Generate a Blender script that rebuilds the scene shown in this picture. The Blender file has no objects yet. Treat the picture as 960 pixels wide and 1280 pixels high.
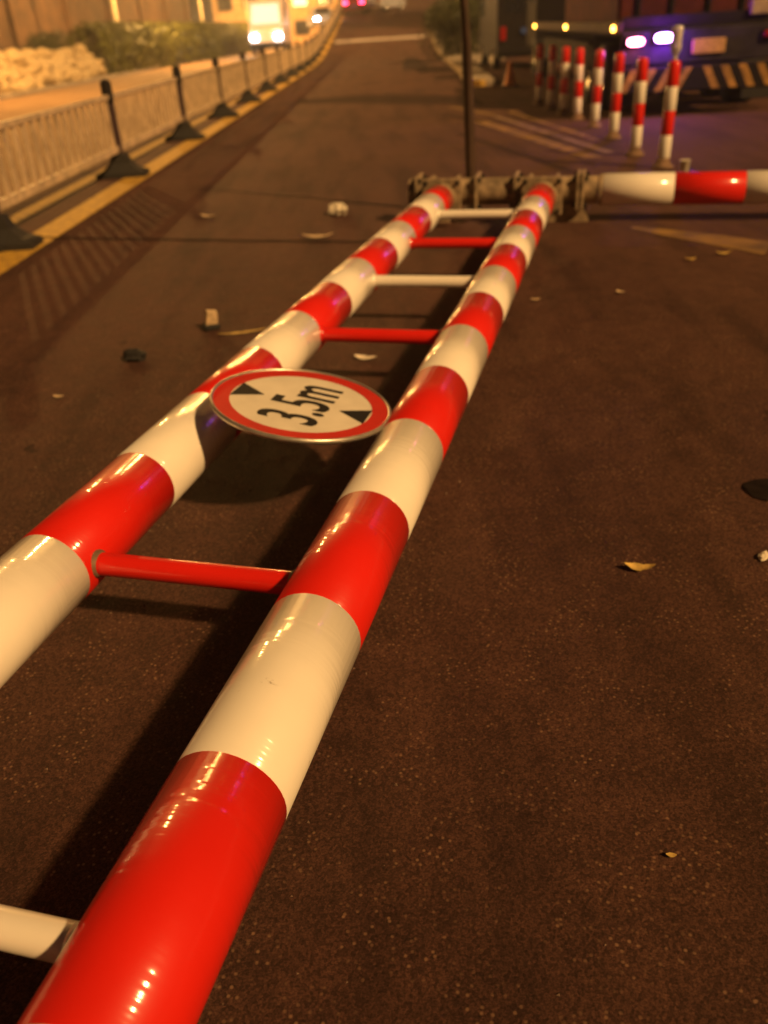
import bpy, math, random
from mathutils import Vector, Matrix
random.seed(7)
PI = math.pi
scene = bpy.context.scene
COL = scene.collection

# ------------------------------------------------------------------ camera
CAM_H = 1.40
PITCH, ROLL = 0.5166, 0.0644
cp, sp = math.cos(PITCH), math.sin(PITCH)
fwd = Vector((0, cp, -sp)); rgt = Vector((1, 0, 0)); dwn = Vector((0, -sp, -cp))
cr, sr = math.cos(ROLL), math.sin(ROLL)
cx = rgt * cr + dwn * sr
cy = -(-rgt * sr + dwn * cr)
cz = -fwd
cam_d = bpy.data.cameras.new('camera')
cam = bpy.data.objects.new('camera', cam_d); COL.objects.link(cam)
m4 = Matrix((cx, cy, cz)).transposed().to_4x4(); m4.translation = Vector((0, 0, CAM_H))
cam.matrix_world = m4
cam_d.sensor_fit = 'VERTICAL'; cam_d.sensor_height = 36.0
cam_d.lens = 1070.0 / 1280.0 * 36.0
cam_d.clip_start = 0.05; cam_d.clip_end = 2000
cam_d.dof.use_dof = True
cam_d.dof.focus_distance = 1.65
cam_d.dof.aperture_fstop = 2.4
scene.camera = cam

# two ground frames: the road (s across, t along) and the fallen barrier (u across, v along)
AZ = 0.0261
BAZ = 0.2844
def gz(t, s=0.0):
    # the lane climbs as a ramp; the road beyond the fence stays level
    if t < 30 or s < -6.2: return 0.0
    q = 0.065 * 2.5 * math.log(1 + math.exp(min((t - 47) / 2.5, 60)))
    return min(q, 3.9) * (1.0 if s > -3.75 else (s + 6.2) / 2.45)
def RD(s, t, z=0.0, rise=True):
    return Vector((s * math.cos(AZ) + t * math.sin(AZ), -s * math.sin(AZ) + t * math.cos(AZ), z + (gz(t, s) if rise else 0)))
def BV(u, v, z=0.0):
    return Vector((u * math.cos(BAZ) + v * math.sin(BAZ), -u * math.sin(BAZ) + v * math.cos(BAZ), z))

# ------------------------------------------------------------------ world, key light, exposure
SUN_DIR = (BV(1.06, -0.54, 1.0)).normalized()          # towards the light
elev = math.asin(SUN_DIR.z); rotz = math.atan2(SUN_DIR.x, SUN_DIR.y)
w = bpy.data.worlds.new('World'); scene.world = w; w.use_nodes = True
nt = w.node_tree; nt.nodes.clear()
out = nt.nodes.new('ShaderNodeOutputWorld'); bg = nt.nodes.new('ShaderNodeBackground')
sky = nt.nodes.new('ShaderNodeTexSky'); sky.sky_type = 'NISHITA'; sky.sun_disc = False
sky.sun_elevation = math.radians(-4.0); sky.sun_rotation = rotz
sky.air_density = 2.0; sky.dust_density = 4.0
mixn = nt.nodes.new('ShaderNodeMix'); mixn.data_type = 'RGBA'; mixn.blend_type = 'ADD'
mixn.inputs[0].default_value = 1.0
glow = nt.nodes.new('ShaderNodeRGB'); glow.outputs[0].default_value = (0.20, 0.10, 0.07, 1)   # even city glow
nt.links.new(sky.outputs[0], mixn.inputs[6]); nt.links.new(glow.outputs[0], mixn.inputs[7])
nt.links.new(mixn.outputs[2], bg.inputs[0]); bg.inputs[1].default_value = 0.03
nt.links.new(bg.outputs[0], out.inputs[0])

sun_d = bpy.data.lights.new('sun', 'SUN'); sun_d.energy = 1.85; sun_d.angle = math.radians(2.8)
sun_d.color = (1.0, 0.575, 0.205)
sun = bpy.data.objects.new('sun', sun_d); COL.objects.link(sun)
sun.rotation_euler = (-SUN_DIR).to_track_quat('-Z', 'Y').to_euler()
sun.location = SUN_DIR * 30

vs = scene.view_settings
vs.view_transform = 'Standard'; vs.look = 'None'; vs.gamma = 1.0; vs.use_curve_mapping = False
vs.exposure = 1.27
scene.render.engine = 'CYCLES'
scene.cycles.use_denoising = True
scene.cycles.max_bounces = 6
scene.cycles.sample_clamp_indirect = 4.0
scene.render.filter_size = 1.9

LAMP_COL = (1.0, 0.50, 0.13)

# ------------------------------------------------------------------ materials
MATS = {}
def mat(name, col, rough=0.6, metal=0.0, var=0.12, scale=8.0, bump=0.0, bscale=60.0, coat=0.0, col2=None, spec=0.5, emit=None, estr=0.0, trans=0.0):
    if name in MATS: return MATS[name]
    m = bpy.data.materials.new(name); m.use_nodes = True
    n = m.node_tree.nodes; l = m.node_tree.links
    b = n['Principled BSDF']
    b.inputs['Roughness'].default_value = rough; b.inputs['Metallic'].default_value = metal
    b.inputs['Specular IOR Level'].default_value = spec
    if coat:
        b.inputs['Coat Weight'].default_value = coat; b.inputs['Coat Roughness'].default_value = 0.13
    tc = n.new('ShaderNodeTexCoord')
    no = n.new('ShaderNodeTexNoise'); no.inputs['Scale'].default_value = scale; no.inputs['Detail'].default_value = 5
    l.new(tc.outputs['Object'], no.inputs['Vector'])
    ra = n.new('ShaderNodeValToRGB')
    c2 = col2 if col2 else tuple(c * (1 - var) for c in col)
    c1 = col if col2 else tuple(min(1, c * (1 + var * .5)) for c in col)
    ra.color_ramp.elements[0].position = 0.32; ra.color_ramp.elements[1].position = 0.68
    ra.color_ramp.elements[0].color = (*c2, 1); ra.color_ramp.elements[1].color = (*c1, 1)
    l.new(no.outputs[0], ra.inputs[0]); l.new(ra.outputs[0], b.inputs['Base Color'])
    if bump:
        nb = n.new('ShaderNodeTexNoise'); nb.inputs['Scale'].default_value = bscale; nb.inputs['Detail'].default_value = 4
        l.new(tc.outputs['Object'], nb.inputs['Vector'])
        bp = n.new('ShaderNodeBump'); bp.inputs['Strength'].default_value = bump; bp.inputs['Distance'].default_value = 0.01
        l.new(nb.outputs[0], bp.inputs['Height']); l.new(bp.outputs[0], b.inputs['Normal'])
    if emit:
        b.inputs['Emission Color'].default_value = (*emit, 1); b.inputs['Emission Strength'].default_value = estr
    if trans:
        b.inputs['Transmission Weight'].default_value = trans
    MATS[name] = m
    return m

def asphalt_mat():
    m = bpy.data.materials.new('asphalt'); m.use_nodes = True
    n = m.node_tree.nodes; l = m.node_tree.links; b = n['Principled BSDF']
    tc = n.new('ShaderNodeTexCoord')
    def noise(sc, det=4, rough=.55):
        q = n.new('ShaderNodeTexNoise'); q.inputs['Scale'].default_value = sc; q.inputs['Detail'].default_value = det
        q.inputs['Roughness'].default_value = rough
        l.new(tc.outputs['Object'], q.inputs['Vector']); return q
    def ramp(src, p0, c0, p1, c1):
        r = n.new('ShaderNodeValToRGB'); e = r.color_ramp.elements
        e[0].position = p0; e[0].color = (*c0, 1); e[1].position = p1; e[1].color = (*c1, 1)
        l.new(src, r.inputs[0]); return r
    def mix(a, bb, f, mode='MIX'):
        x = n.new('ShaderNodeMix'); x.data_type = 'RGBA'; x.blend_type = mode
        if hasattr(f, 'type'): l.new(f, x.inputs[0])
        else: x.inputs[0].default_value = f
        l.new(a, x.inputs[6]); l.new(bb, x.inputs[7]); return x.outputs[2]
    big = noise(0.55, 5, .6)
    base = ramp(big.outputs[0], .3, (0.076, 0.036, 0.027), .7, (0.114, 0.053, 0.038))
    mid = noise(9, 6, .7)
    midr = ramp(mid.outputs[0], .3, (.72, .72, .72), .72, (1.2, 1.2, 1.2))
    col = mix(base.outputs[0], midr.outputs[0], 1.0, 'MULTIPLY')
    fine = noise(220, 3, .7)
    finer = ramp(fine.outputs[0], .35, (.45, .45, .45), .7, (1.65, 1.65, 1.65))
    col = mix(col, finer.outputs[0], .9, 'MULTIPLY')
    # single stones of the wearing course
    vg = n.new('ShaderNodeTexVoronoi'); vg.voronoi_dimensions = '2D'; vg.inputs['Scale'].default_value = 170
    l.new(tc.outputs['Object'], vg.inputs['Vector'])
    bw_ = n.new('ShaderNodeRGBToBW'); l.new(vg.outputs['Color'], bw_.inputs[0])
    vr = ramp(bw_.outputs[0], .15, (.55, .55, .57), .85, (1.5, 1.45, 1.4))
    col = mix(col, vr.outputs[0], .8, 'MULTIPLY')
    # pale aggregate flecks
    vo = n.new('ShaderNodeTexVoronoi'); vo.voronoi_dimensions = '2D'; vo.inputs['Scale'].default_value = 42; vo.inputs['Randomness'].default_value = 1
    l.new(tc.outputs['Object'], vo.inputs['Vector'])
    fl = ramp(vo.outputs['Distance'], .07, (1, 1, 1), .18, (0, 0, 0))
    sel = noise(7, 5, .7); selr = ramp(sel.outputs[0], .47, (0, 0, 0), .60, (1, 1, 1))
    mm = n.new('ShaderNodeMath'); mm.operation = 'MULTIPLY'
    l.new(fl.outputs[0], mm.inputs[0]); l.new(selr.outputs[0], mm.inputs[1])
    m2 = n.new('ShaderNodeMath'); m2.operation = 'MULTIPLY'; m2.inputs[1].default_value = .62
    l.new(mm.outputs[0], m2.inputs[0])
    flc = n.new('ShaderNodeRGB'); flc.outputs[0].default_value = (0.44, 0.25, 0.15, 1)
    col = mix(col, flc.outputs[0], m2.outputs[0])
    # oil marks: small dark blots and long worn wheel streaks
    st = n.new('ShaderNodeMapping'); st.inputs['Scale'].default_value = (2.6, .35, 1); st.inputs['Rotation'].default_value = (0, 0, -.25)
    l.new(tc.outputs['Object'], st.inputs['Vector'])
    sn = n.new('ShaderNodeTexNoise'); sn.inputs['Scale'].default_value = 1.3; sn.inputs['Detail'].default_value = 4
    l.new(st.outputs[0], sn.inputs['Vector'])
    sr_ = ramp(sn.outputs[0], .36, (.58, .58, .60), .52, (1, 1, 1))
    col = mix(col, sr_.outputs[0], .8, 'MULTIPLY')
    blot = noise(5.5, 2); blr = ramp(blot.outputs[0], .24, (.35, .35, .38), .30, (1, 1, 1))
    col = mix(col, blr.outputs[0], .9, 'MULTIPLY')
    l.new(col, b.inputs['Base Color'])
    rr = ramp(mid.outputs[0], .3, (.74, .74, .74), .7, (.92, .92, .92))
    l.new(rr.outputs[0], b.inputs['Roughness']); b.inputs['Specular IOR Level'].default_value = .18
    bn = noise(260, 6, .85); bp = n.new('ShaderNodeBump'); bp.inputs['Strength'].default_value = .8; bp.inputs['Distance'].default_value = .008
    l.new(bn.outputs[0], bp.inputs['Height']); l.new(bp.outputs[0], b.inputs['Normal'])
    MATS['asphalt'] = m
    return m

M_ASPH = asphalt_mat()
M_WHITE = mat('white_film', (.86, .80, .73), .42, var=.07, scale=3, coat=.9, bump=.02, bscale=25, spec=.15)
M_RED = mat('red_film', (.68, .016, .008), .42, var=.08, scale=3, coat=.9, bump=.02, bscale=25, spec=.15)
for _m in (M_WHITE, M_RED):
    n_ = _m.node_tree.nodes; l_ = _m.node_tree.links
    bn_ = [q for q in n_ if q.type == 'BUMP'][0]; src = bn_.inputs['Height'].links[0].from_node
    mp = n_.new('ShaderNodeMapping'); mp.inputs['Scale'].default_value = (.12, 2.2, .12)
    l_.new([q for q in n_ if q.type == 'TEX_COORD'][0].outputs['Object'], mp.inputs['Vector']); l_.new(mp.outputs[0], src.inputs['Vector'])
    src.inputs['Scale'].default_value = 18; src.inputs['Detail'].default_value = 2
    bn_.inputs['Strength'].default_value = .5; bn_.inputs['Distance'].default_value = .0065
    pb_ = n_['Principled BSDF']
    for lk in list(pb_.inputs['Normal'].links): l_.remove(lk)
    l_.new(bn_.outputs[0], pb_.inputs['Coat Normal'])
    sc_ = n_.new('ShaderNodeTexNoise'); sc_.inputs['Scale'].default_value = 17; sc_.inputs['Detail'].default_value = 9; sc_.inputs['Roughness'].default_value = .72
    l_.new([q for q in n_ if q.type == 'TEX_COORD'][0].outputs['Object'], sc_.inputs['Vector'])
    sr2_ = n_.new('ShaderNodeValToRGB'); sr2_.color_ramp.elements[0].position = .27; sr2_.color_ramp.elements[1].position = .34
    sr2_.color_ramp.elements[0].color = (.42, .36, .32, 1); sr2_.color_ramp.elements[1].color = (1, 1, 1, 1)
    l_.new(sc_.outputs[0], sr2_.inputs[0])
    mx_ = n_.new('ShaderNodeMix'); mx_.data_type = 'RGBA'; mx_.blend_type = 'MULTIPLY'; mx_.inputs[0].default_value = .8
    old = pb_.inputs['Base Color'].links[0].from_socket
    l_.new(old, mx_.inputs[6]); l_.new(sr2_.outputs[0], mx_.inputs[7]); l_.new(mx_.outputs[2], pb_.inputs['Base Color'])
M_GALV = mat('galvanised_steel', (.34, .25, .16), .65, .1, var=.55, scale=14, bump=.15, bscale=50)
M_RUST = mat('rusty_steel', (.22, .13, .08), .8, .1, var=.5, scale=22, bump=.3, bscale=70)
M_DARK = mat('dark_painted_metal', (.014, .011, .011), .8, var=.3, scale=15, spec=.15)
M_BLACK = mat('black_rubber', (.016, .014, .014), .75, var=.3, scale=20, bump=.15)
M_POST = mat('dark_brown_post', (.055, .026, .014), .65, var=.3, scale=12, bump=.2)
M_FENCE = mat('fence_white_paint', (.56, .42, .27), .6, var=.35, scale=6)
M_FPOST = mat('fence_dark_post', (.045, .022, .024), .55, var=.3, scale=9)
M_YEL = mat('yellow_road_paint', (.55, .33, .035), .75, scale=14, col2=(.30, .17, .035), bump=.3, bscale=120)
M_PALE_BAND = mat('pale_band', (.52, .44, .40), .75, scale=4, var=.5)
M_YELW = mat('faded_yellow_paint', (.30, .165, .04), .8, scale=4, col2=(.105, .056, .036), bump=.3, bscale=120)
M_WPAINT = mat('worn_white_paint', (.27, .17, .11), .8, scale=3.5, col2=(.10, .05, .036), bump=.3, bscale=120)
M_TAR_SHADOW = mat('tar_and_shadow_black', (.016, .011, .010), .95, var=.3, scale=20, spec=.05)  # black of the tar blot, also colours the painted shadow strip
M_CONC = mat('pavement_concrete', (.30, .24, .18), .85, var=.3, scale=4, bump=.3)
M_KERB = mat('kerb_concrete', (.42, .32, .20), .85, var=.35, scale=5, bump=.3)
M_STONE = mat('pale_rough_stone', (.62, .47, .25), .85, scale=7, col2=(.27, .20, .12), bump=.6, bscale=20)
M_WALL = mat('brown_render', (.105, .050, .022), .9, scale=1.2, col2=(.040, .020, .010), bump=.3)
M_WALL2 = mat('apricot_render', (.62, .40, .20), .9, var=.3, scale=1.2, bump=.2)
M_GLASS = mat('dark_glass', (.02, .02, .025), .08, var=.1, coat=.5)
M_SIGNW = mat('sign_white_sheet', (.70, .64, .56), .6, var=.10, scale=9, spec=.25)
M_SIGNR = mat('sign_red_border', (.50, .022, .014), .6, var=.12, scale=9, spec=.25)
M_SIGNK = mat('sign_black_print', (.012, .011, .012), .6, var=.2, spec=.2)
M_ALU = mat('aluminium', (.62, .58, .52), .35, .8, var=.2, scale=20)
M_AMBER = mat('amber_lamp', (.8, .4, .05), .3, emit=(1, .42, .05), estr=9)
M_LEAF1 = mat('litter_leaf_yellow', (.62, .42, .12), .7, var=.4, scale=30, bump=.3)
M_LEAF2 = mat('litter_leaf_tan', (.58, .42, .26), .7, var=.4, scale=30, bump=.3)
M_PAPER = mat('litter_paper', (.72, .64, .52), .8, var=.25, scale=25, bump=.3)
def foliage_mat(name, c1, c2):
    m = mat(name, c1, .55, col2=c2, scale=2.2)
    b = m.node_tree.nodes['Principled BSDF']
    b.inputs['Subsurface Weight'].default_value = 0
    return m
M_HEDGE = foliage_mat('hedge_leaves', (.15, .15, .010), (.024, .028, .004))
M_BUSH = foliage_mat('bush_leaves', (.065, .070, .010), (.018, .022, .005))

# ------------------------------------------------------------------ mesh helpers
class MB:
    def __init__(s): s.v = []; s.f = []; s.sm = []
    def add(s, vs, fs, smooth=False):
        o = len(s.v); s.v += [tuple(x) for x in vs]
        for f in fs: s.f.append(tuple(i + o for i in f)); s.sm.append(smooth)
        return s
    def box(s, x0, x1, y0, y1, z0, z1):
        return s.add([(x0,y0,z0),(x1,y0,z0),(x1,y1,z0),(x0,y1,z0),(x0,y0,z1),(x1,y0,z1),(x1,y1,z1),(x0,y1,z1)],
                     [(0,3,2,1),(4,5,6,7),(0,1,5,4),(1,2,6,5),(2,3,7,6),(3,0,4,7)])
    def bbox(s, x0, x1, y0, y1, z0, z1, b=.01):
        # chamfered box: octagonal outline in xy, chamfered top and bottom
        def ring(i, z): return [(x0+i+b,y0+i,z),(x1-i-b,y0+i,z),(x1-i,y0+i+b,z),(x1-i,y1-i-b,z),(x1-i-b,y1-i,z),(x0+i+b,y1-i,z),(x0+i,y1-i-b,z),(x0+i,y0+i+b,z)]
        vs = ring(b, z0) + ring(0, z0+b) + ring(0, z1-b) + ring(b, z1)
        fs = [tuple(range(7, -1, -1)), tuple(range(24, 32))]
        for k in range(3):
            for i in range(8): j = (i+1) % 8; fs.append((k*8+i, k*8+j, k*8+8+j, k*8+8+i))
        return s.add(vs, fs)
    def tube(s, p0, p1, r0, r1=None, n=16, cap=True, smooth=True):
        p0 = Vector(p0); p1 = Vector(p1); r1 = r0 if r1 is None else r1
        d = (p1 - p0).normalized(); a = d.orthogonal().normalized(); b = d.cross(a)
        vs = []
        for p, r in ((p0, r0), (p1, r1)):
            for i in range(n):
                t = 2*PI*i/n; vs.append(p + a*math.cos(t)*r + b*math.sin(t)*r)
        fs = [(i, (i+1) % n, n+(i+1) % n, n+i) for i in range(n)]
        s.add(vs, fs, smooth)
        if cap: s.add(vs[:n], [tuple(range(n-1, -1, -1))]); s.add(vs[n:], [tuple(range(n))])
        return s
    def path(s, pts, rads, n=12, cap=True, squash=1.0):
        rings = []
        for i, p in enumerate(pts):
            p = Vector(p); q0 = Vector(pts[max(i-1, 0)]); q1 = Vector(pts[min(i+1, len(pts)-1)])
            d = (q1-q0).normalized(); a = Vector((0,0,1)).cross(d)
            if a.length < .05: a = Vector((1,0,0))
            a.normalize(); b = d.cross(a)
            rings.append([p + a*math.cos(2*PI*k/n)*rads[i] + b*math.sin(2*PI*k/n)*rads[i]*squash for k in range(n)])
        vs = [v for r in rings for v in r]; fs = []
        for i in range(len(pts)-1):
            for k in range(n): j = (k+1) % n; fs.append((i*n+k, i*n+j, i*n+n+j, i*n+n+k))
        s.add(vs, fs, True)
        if cap: s.add(rings[0], [tuple(range(n-1,-1,-1))]); s.add(rings[-1], [tuple(range(n))])
        return s
    def lathe(s, prof, n=20, c=(0,0,0), smooth=True):
        vs = []
        for r, z in prof:
            for k in range(n): t = 2*PI*k/n; vs.append((c[0]+r*math.cos(t), c[1]+r*math.sin(t), c[2]+z))
        fs = []
        for i in range(len(prof)-1):
            for k in range(n): j = (k+1) % n; fs.append((i*n+k, i*n+j, i*n+n+j, i*n+n+k))
        return s.add(vs, fs, smooth)
    def prism(s, poly, axis, a0, a1):
        # poly: 2-D outline (counter-clockwise); axis: 0 extrude along x with poly in (y,z); 1 along y with (x,z); 2 along z with (x,y)
        def P(p, a): return (a, p[0], p[1]) if axis == 0 else ((p[0], a, p[1]) if axis == 1 else (p[0], p[1], a))
        n = len(poly); vs = [P(p, a0) for p in poly] + [P(p, a1) for p in poly]
        fs = [tuple(range(n-1,-1,-1)), tuple(range(n, 2*n))] + [(i, (i+1) % n, n+(i+1) % n, n+i) for i in range(n)]
        return s.add(vs, fs)
    def mesh(s, name, m):
        me = bpy.data.meshes.new(name); me.from_pydata(s.v, [], s.f)
        me.polygons.foreach_set('use_smooth', s.sm); me.materials.append(m); me.validate(); me.update()
        return me
    def build(s, name, m, parent=None, loc=None, rot=None):
        return obj(name, s.mesh(name, m), parent, loc, rot)

def obj(name, me, parent=None, loc=None, rot=None):
    o = bpy.data.objects.new(name, me); COL.objects.link(o)
    if parent: o.parent = parent
    if loc is not None: o.location = loc
    if rot is not None: o.rotation_euler = rot
    return o
def tag(o, label=None, cat=None, group=None, kind=None):
    if label: o['label'] = label
    if cat: o['category'] = cat
    if group: o['group'] = group
    if kind: o['kind'] = kind
    return o
def thing(name, label, cat, loc, rz=0.0, group=None):
    o = bpy.data.objects.new(name, None); COL.objects.link(o)
    o.location = loc; o.rotation_euler = (0, 0, rz); o.empty_display_size = .2
    return tag(o, label, cat, group)
def copy_tree(o, parent=None):
    c = o.copy(); COL.objects.link(c); c.parent = parent
    for ch in list(o.children): copy_tree(ch, c)
    return c

# ------------------------------------------------------------------ ground
ts = [-12, 0, 10, 20, 30, 36] + [38 + 2*i for i in range(38)] + [118, 140, 200, 400, 900]
ss = [-400, -60, -20, -10, -6.2, -3.75, 0, 10, 20, 60, 400]
vs_ = [RD(a, t) for t in ts for a in ss]
fs_ = []
nS = len(ss)
for i in range(len(ts)-1):
    for j in range(nS-1): fs_.append((i*nS+j, i*nS+j+1, i*nS+nS+j+1, i*nS+nS+j))
g = MB().add(vs_, fs_, True).build('road', M_ASPH); tag(g, kind='structure')

def strip(name, m, pts, z=.004, kind='structure'):
    # flat sheet given as rows of (s, t) pairs: [(left), (right)] along t
    v = []; f = []
    for i, (a, b) in enumerate(pts):
        v += [RD(a[0], a[1], z), RD(b[0], b[1], z)]
        if i: f.append((2*i-2, 2*i-1, 2*i+1, 2*i))
    o = MB().add(v, f).build(name, m); tag(o, kind=kind); return o
rows = [0, 6, 12, 20, 28, 36] + [40 + 3*i for i in range(22)]
strip('yellow_centre_line', M_YEL, [((-3.08, t), (-2.79, t)) for t in rows])
strip('yellow_centre_line_beyond_fence', M_YEL, [((-3.62, t), (-3.42, t)) for t in rows])
strip('pale_cross_band', M_PALE_BAND, [((-2.6, 56.5), (3.0, 56.5)), ((-2.6, 58.3), (3.0, 58.3))])  # pale flat band across the far end of the lane
# dark strip painted in for a thin shadow crossing the lane
jp = [(-2.75, 7.52), (-2.2, 7.30), (-1.6, 7.10), (-.9, 6.84), (-.2, 6.60), (.6, 6.33)]
v = []; f = []
for i, (x, y) in enumerate(jp):
    v += [Vector((x, y-.016-random.random()*.008, .008)), Vector((x, y+.016+random.random()*.008, .008))]
    if i: f.append((2*i-2, 2*i-1, 2*i+1, 2*i))
tag(MB().add(v, f).build('painted_shadow_line', M_TAR_SHADOW), kind='structure')
M_PATCH0 = mat('dark_worn_stripe', (.050, .026, .020), .9, scale=3, col2=(.030, .016, .013), spec=.1)
# worn diagonal hatching beside the bollards
for k, (s0, t0, s1, t1, wd) in enumerate([(1.35, 15.0, 2.20, 10.1, .20), (1.75, 15.4, 2.48, 10.4, .12), (1.02, 13.2, 1.85, 9.2, .09), (2.1, 16.0, 2.6, 11.6, .10), (1.2, 17.6, 1.75, 15.6, .14), (1.0, 16.2, 1.5, 14.6, .10)]):
    strip('worn_hatch_stripe', (M_YELW, M_WPAINT, M_PATCH0, M_YELW, M_YELW, M_PATCH0)[k], [((s0, t0), (s0+wd, t0)), ((s1, t1), (s1+wd, t1))], z=.004)
# curved yellow arrow tail on the right lane
yp = [(1.95, 6.45), (2.05, 6.33), (2.2, 6.15), (2.35, 5.96), (2.6, 5.6)]
v = []; f = []
for i, (x, y) in enumerate(yp):
    v += [Vector((x-.02-.02*i, y-.03-.035*i, .004)), Vector((x+.02+.02*i, y+.03+.025*i, .004))]
    if i: f.append((2*i-2, 2*i-1, 2*i+1, 2*i))
tag(MB().add(v, f).build('worn_yellow_arc_marking', M_YELW), kind='structure')

# dark sheets standing in for a shadow band and a dark spot on the road
M_SHADOW_PATCH = mat('painted_shadow_patch', (.050, .026, .020), .9, scale=3, col2=(.030, .016, .013), bump=.5, bscale=150, spec=.1)
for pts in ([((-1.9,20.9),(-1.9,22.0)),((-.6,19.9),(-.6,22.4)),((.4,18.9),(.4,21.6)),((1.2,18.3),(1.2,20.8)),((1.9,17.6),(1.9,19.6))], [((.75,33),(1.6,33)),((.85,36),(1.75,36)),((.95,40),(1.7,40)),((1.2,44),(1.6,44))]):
    strip('painted_shadow_patch', M_SHADOW_PATCH, pts)
v = []; f = []
rws = [2, 10, 20, 30, 36, 40] + [44 + 4*i for i in range(20)]
for i, t in enumerate(rws):
    v += [RD(-12.2, t, .004), RD(-6.2, t, .004), RD(-3.80, t, .004)]
    if i:
        for j in range(2): f.append(((i-1)*3+j, (i-1)*3+j+1, i*3+j+1, i*3+j))
tag(MB().add(v, f).build('concrete_road', mat('concrete_road', (.30, .185, .095), .85, scale=1.1, col2=(.20, .12, .065), bump=.3, bscale=90, spec=.2)), kind='structure')
# left pavement slab with kerb
def slab(name, m, outline, h, kind='structure'):
    n = len(outline)
    v = [RD(a, t, 0.0) for a, t in outline] + [RD(a, t, h) for a, t in outline]
    f = [tuple(range(n, 2*n))] + [(i, (i+1) % n, n+(i+1) % n, n+i) for i in range(n)]
    return tag(MB().add(v, f).build(name, m), kind=kind)
tt = [4, 12, 20, 28, 36, 42, 46, 50, 54, 58, 64, 72, 84, 100, 125]
vL = []; fL = []
for i, t in enumerate(tt):
    vL += [RD(-40, t, .13), RD(-12.15, t, .13), RD(-12.02, t, .11), RD(-12.0, t, -.05)]
    if i:
        for j in range(3): fL.append(((i-1)*4+j, (i-1)*4+j+1, i*4+j+1, i*4+j))
tag(MB().add(vL, fL).build('pavement', M_CONC), kind='structure')
# right traffic island: kerb stones round a filled bed
isl = [(2.05, 23.2), (2.35, 22.7), (2.6, 22.7), (2.8, 23.4), (3.1, 31), (3.3, 34.5), (4.7, 36.5), (5.0, 42), (5.2, 60), (3.1, 60), (2.85, 50), (2.65, 42), (2.5, 34), (2.32, 28)]
slab('traffic_island', M_CONC, isl, .10)
kerb_poly = [(2.35, 22.62), (2.02, 23.2), (2.30, 28), (2.48, 34), (2.62, 42), (2.82, 50), (3.07, 60)]
kt = thing('island_kerb', 'pale concrete kerb edging the traffic island by the round bush', 'kerb', RD(2.3, 26))
M_inv = Matrix.Translation(-RD(2.3, 26))
for i in range(len(kerb_poly)-1):
    a = Vector(kerb_poly[i]); b = Vector(kerb_poly[i+1]); L = (b-a).length; n = max(1, int(L/1.0)); d = (b-a)/n; nn = Vector((d.y, -d.x)).normalized()
    for k in range(n):
        p = a + d*k + d*.01; q = a + d*(k+1) - d*.01
        v = []
        for z in (0, .13):
            for c in (p - nn*.0, q - nn*.0, q + nn*.16, p + nn*.16): v.append(M_inv @ RD(c.x, c.y, z))
        MB().add(v, [(0,3,2,1),(4,5,6,7),(0,1,5,4),(1,2,6,5),(2,3,7,6),(3,0,4,7)]).build('kerb_stone', M_YEL if i == 0 else M_KERB, kt)

# ------------------------------------------------------------------ the fallen height barrier
ZR, RR = 0.225, 0.110
U_L, U_R = -1.357, -0.5995
bar = thing('height_limit_barrier', 'fallen red and white striped tube barrier with ladder rungs lying on road', 'barrier', BV(0, 0), -BAZ)
def sleeve(name, m, parent, axis, c, a0, a1, r, n=40):
    # an open sleeve with slightly rounded ends, along v (axis 1) or u (axis 0)
    e = .0012
    prof = [(r-.0022, a0), (r, a0+e), (r, a1-e), (r-.0022, a1)]
    v = []
    for rr, a in prof:
        for k in range(n):
            t = 2*PI*k/n
            p = (c + rr*math.cos(t), a, ZR + rr*math.sin(t)) if axis == 1 else (a, c + rr*math.cos(t), ZR + rr*math.sin(t))
            v.append(p)
    f = []
    for i in range(3):
        for k in range(n):
            j = (k+1) % n
            f.append((i*n+k, i*n+n+k, i*n+n+j, i*n+j) if axis == 1 else (i*n+k, i*n+j, i*n+n+j, i*n+n+k))
    return MB().add(v, f, True).build(name, m, parent)
V_END = 6.66
for uc, start, red_first in ((U_R, .953, True), (U_L, .599, True)):
    tubep = MB().tube((uc, -1.6, ZR), (uc, V_END+.1, ZR), RR-.0022, n=40)
    ro = tubep.build('rail', M_GALV, bar)
    step = .4755 if uc == U_R else .478
    # boundaries run both ways from start; below start is red
    k0 = -5
    for k in range(k0, 14):
        a0 = start + k*step; a1 = a0 + step
        if a1 > V_END + .02: a1 = V_END
        if a0 >= V_END - .03: break
        white = (k % 2 == 0) == (uc == U_R)
        sleeve('white_band' if white else 'red_band', M_WHITE if white else M_RED, ro, 1, uc, a0, a1, RR)
# rungs
RUNG_R = .031
for v_, white in ((-.30, False), (.64, True), (1.608, False), (2.546, True), (3.484, False), (4.372, True), (5.246, False), (6.118, True)):
    x0, x1 = U_L+.085, U_R-.085
    b_ = MB().tube((x0, v_, ZR), (x1, v_, ZR), RUNG_R, n=20)
    ru = b_.build('rung', M_WHITE if white else M_RED, bar)
    for xe in (U_L+.1065, U_R-.1065):      # weld collar
        d = .011 if xe < -1 else -.011
        MB().path([(xe-d*1.6, v_, ZR), (xe+d*.3, v_, ZR), (xe+d, v_, ZR)], [RUNG_R+.009, RUNG_R+.006, RUNG_R+.0005], n=18).build('weld', M_RUST if v_ == 1.608 else (M_WHITE if white else M_RED), ru)
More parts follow.
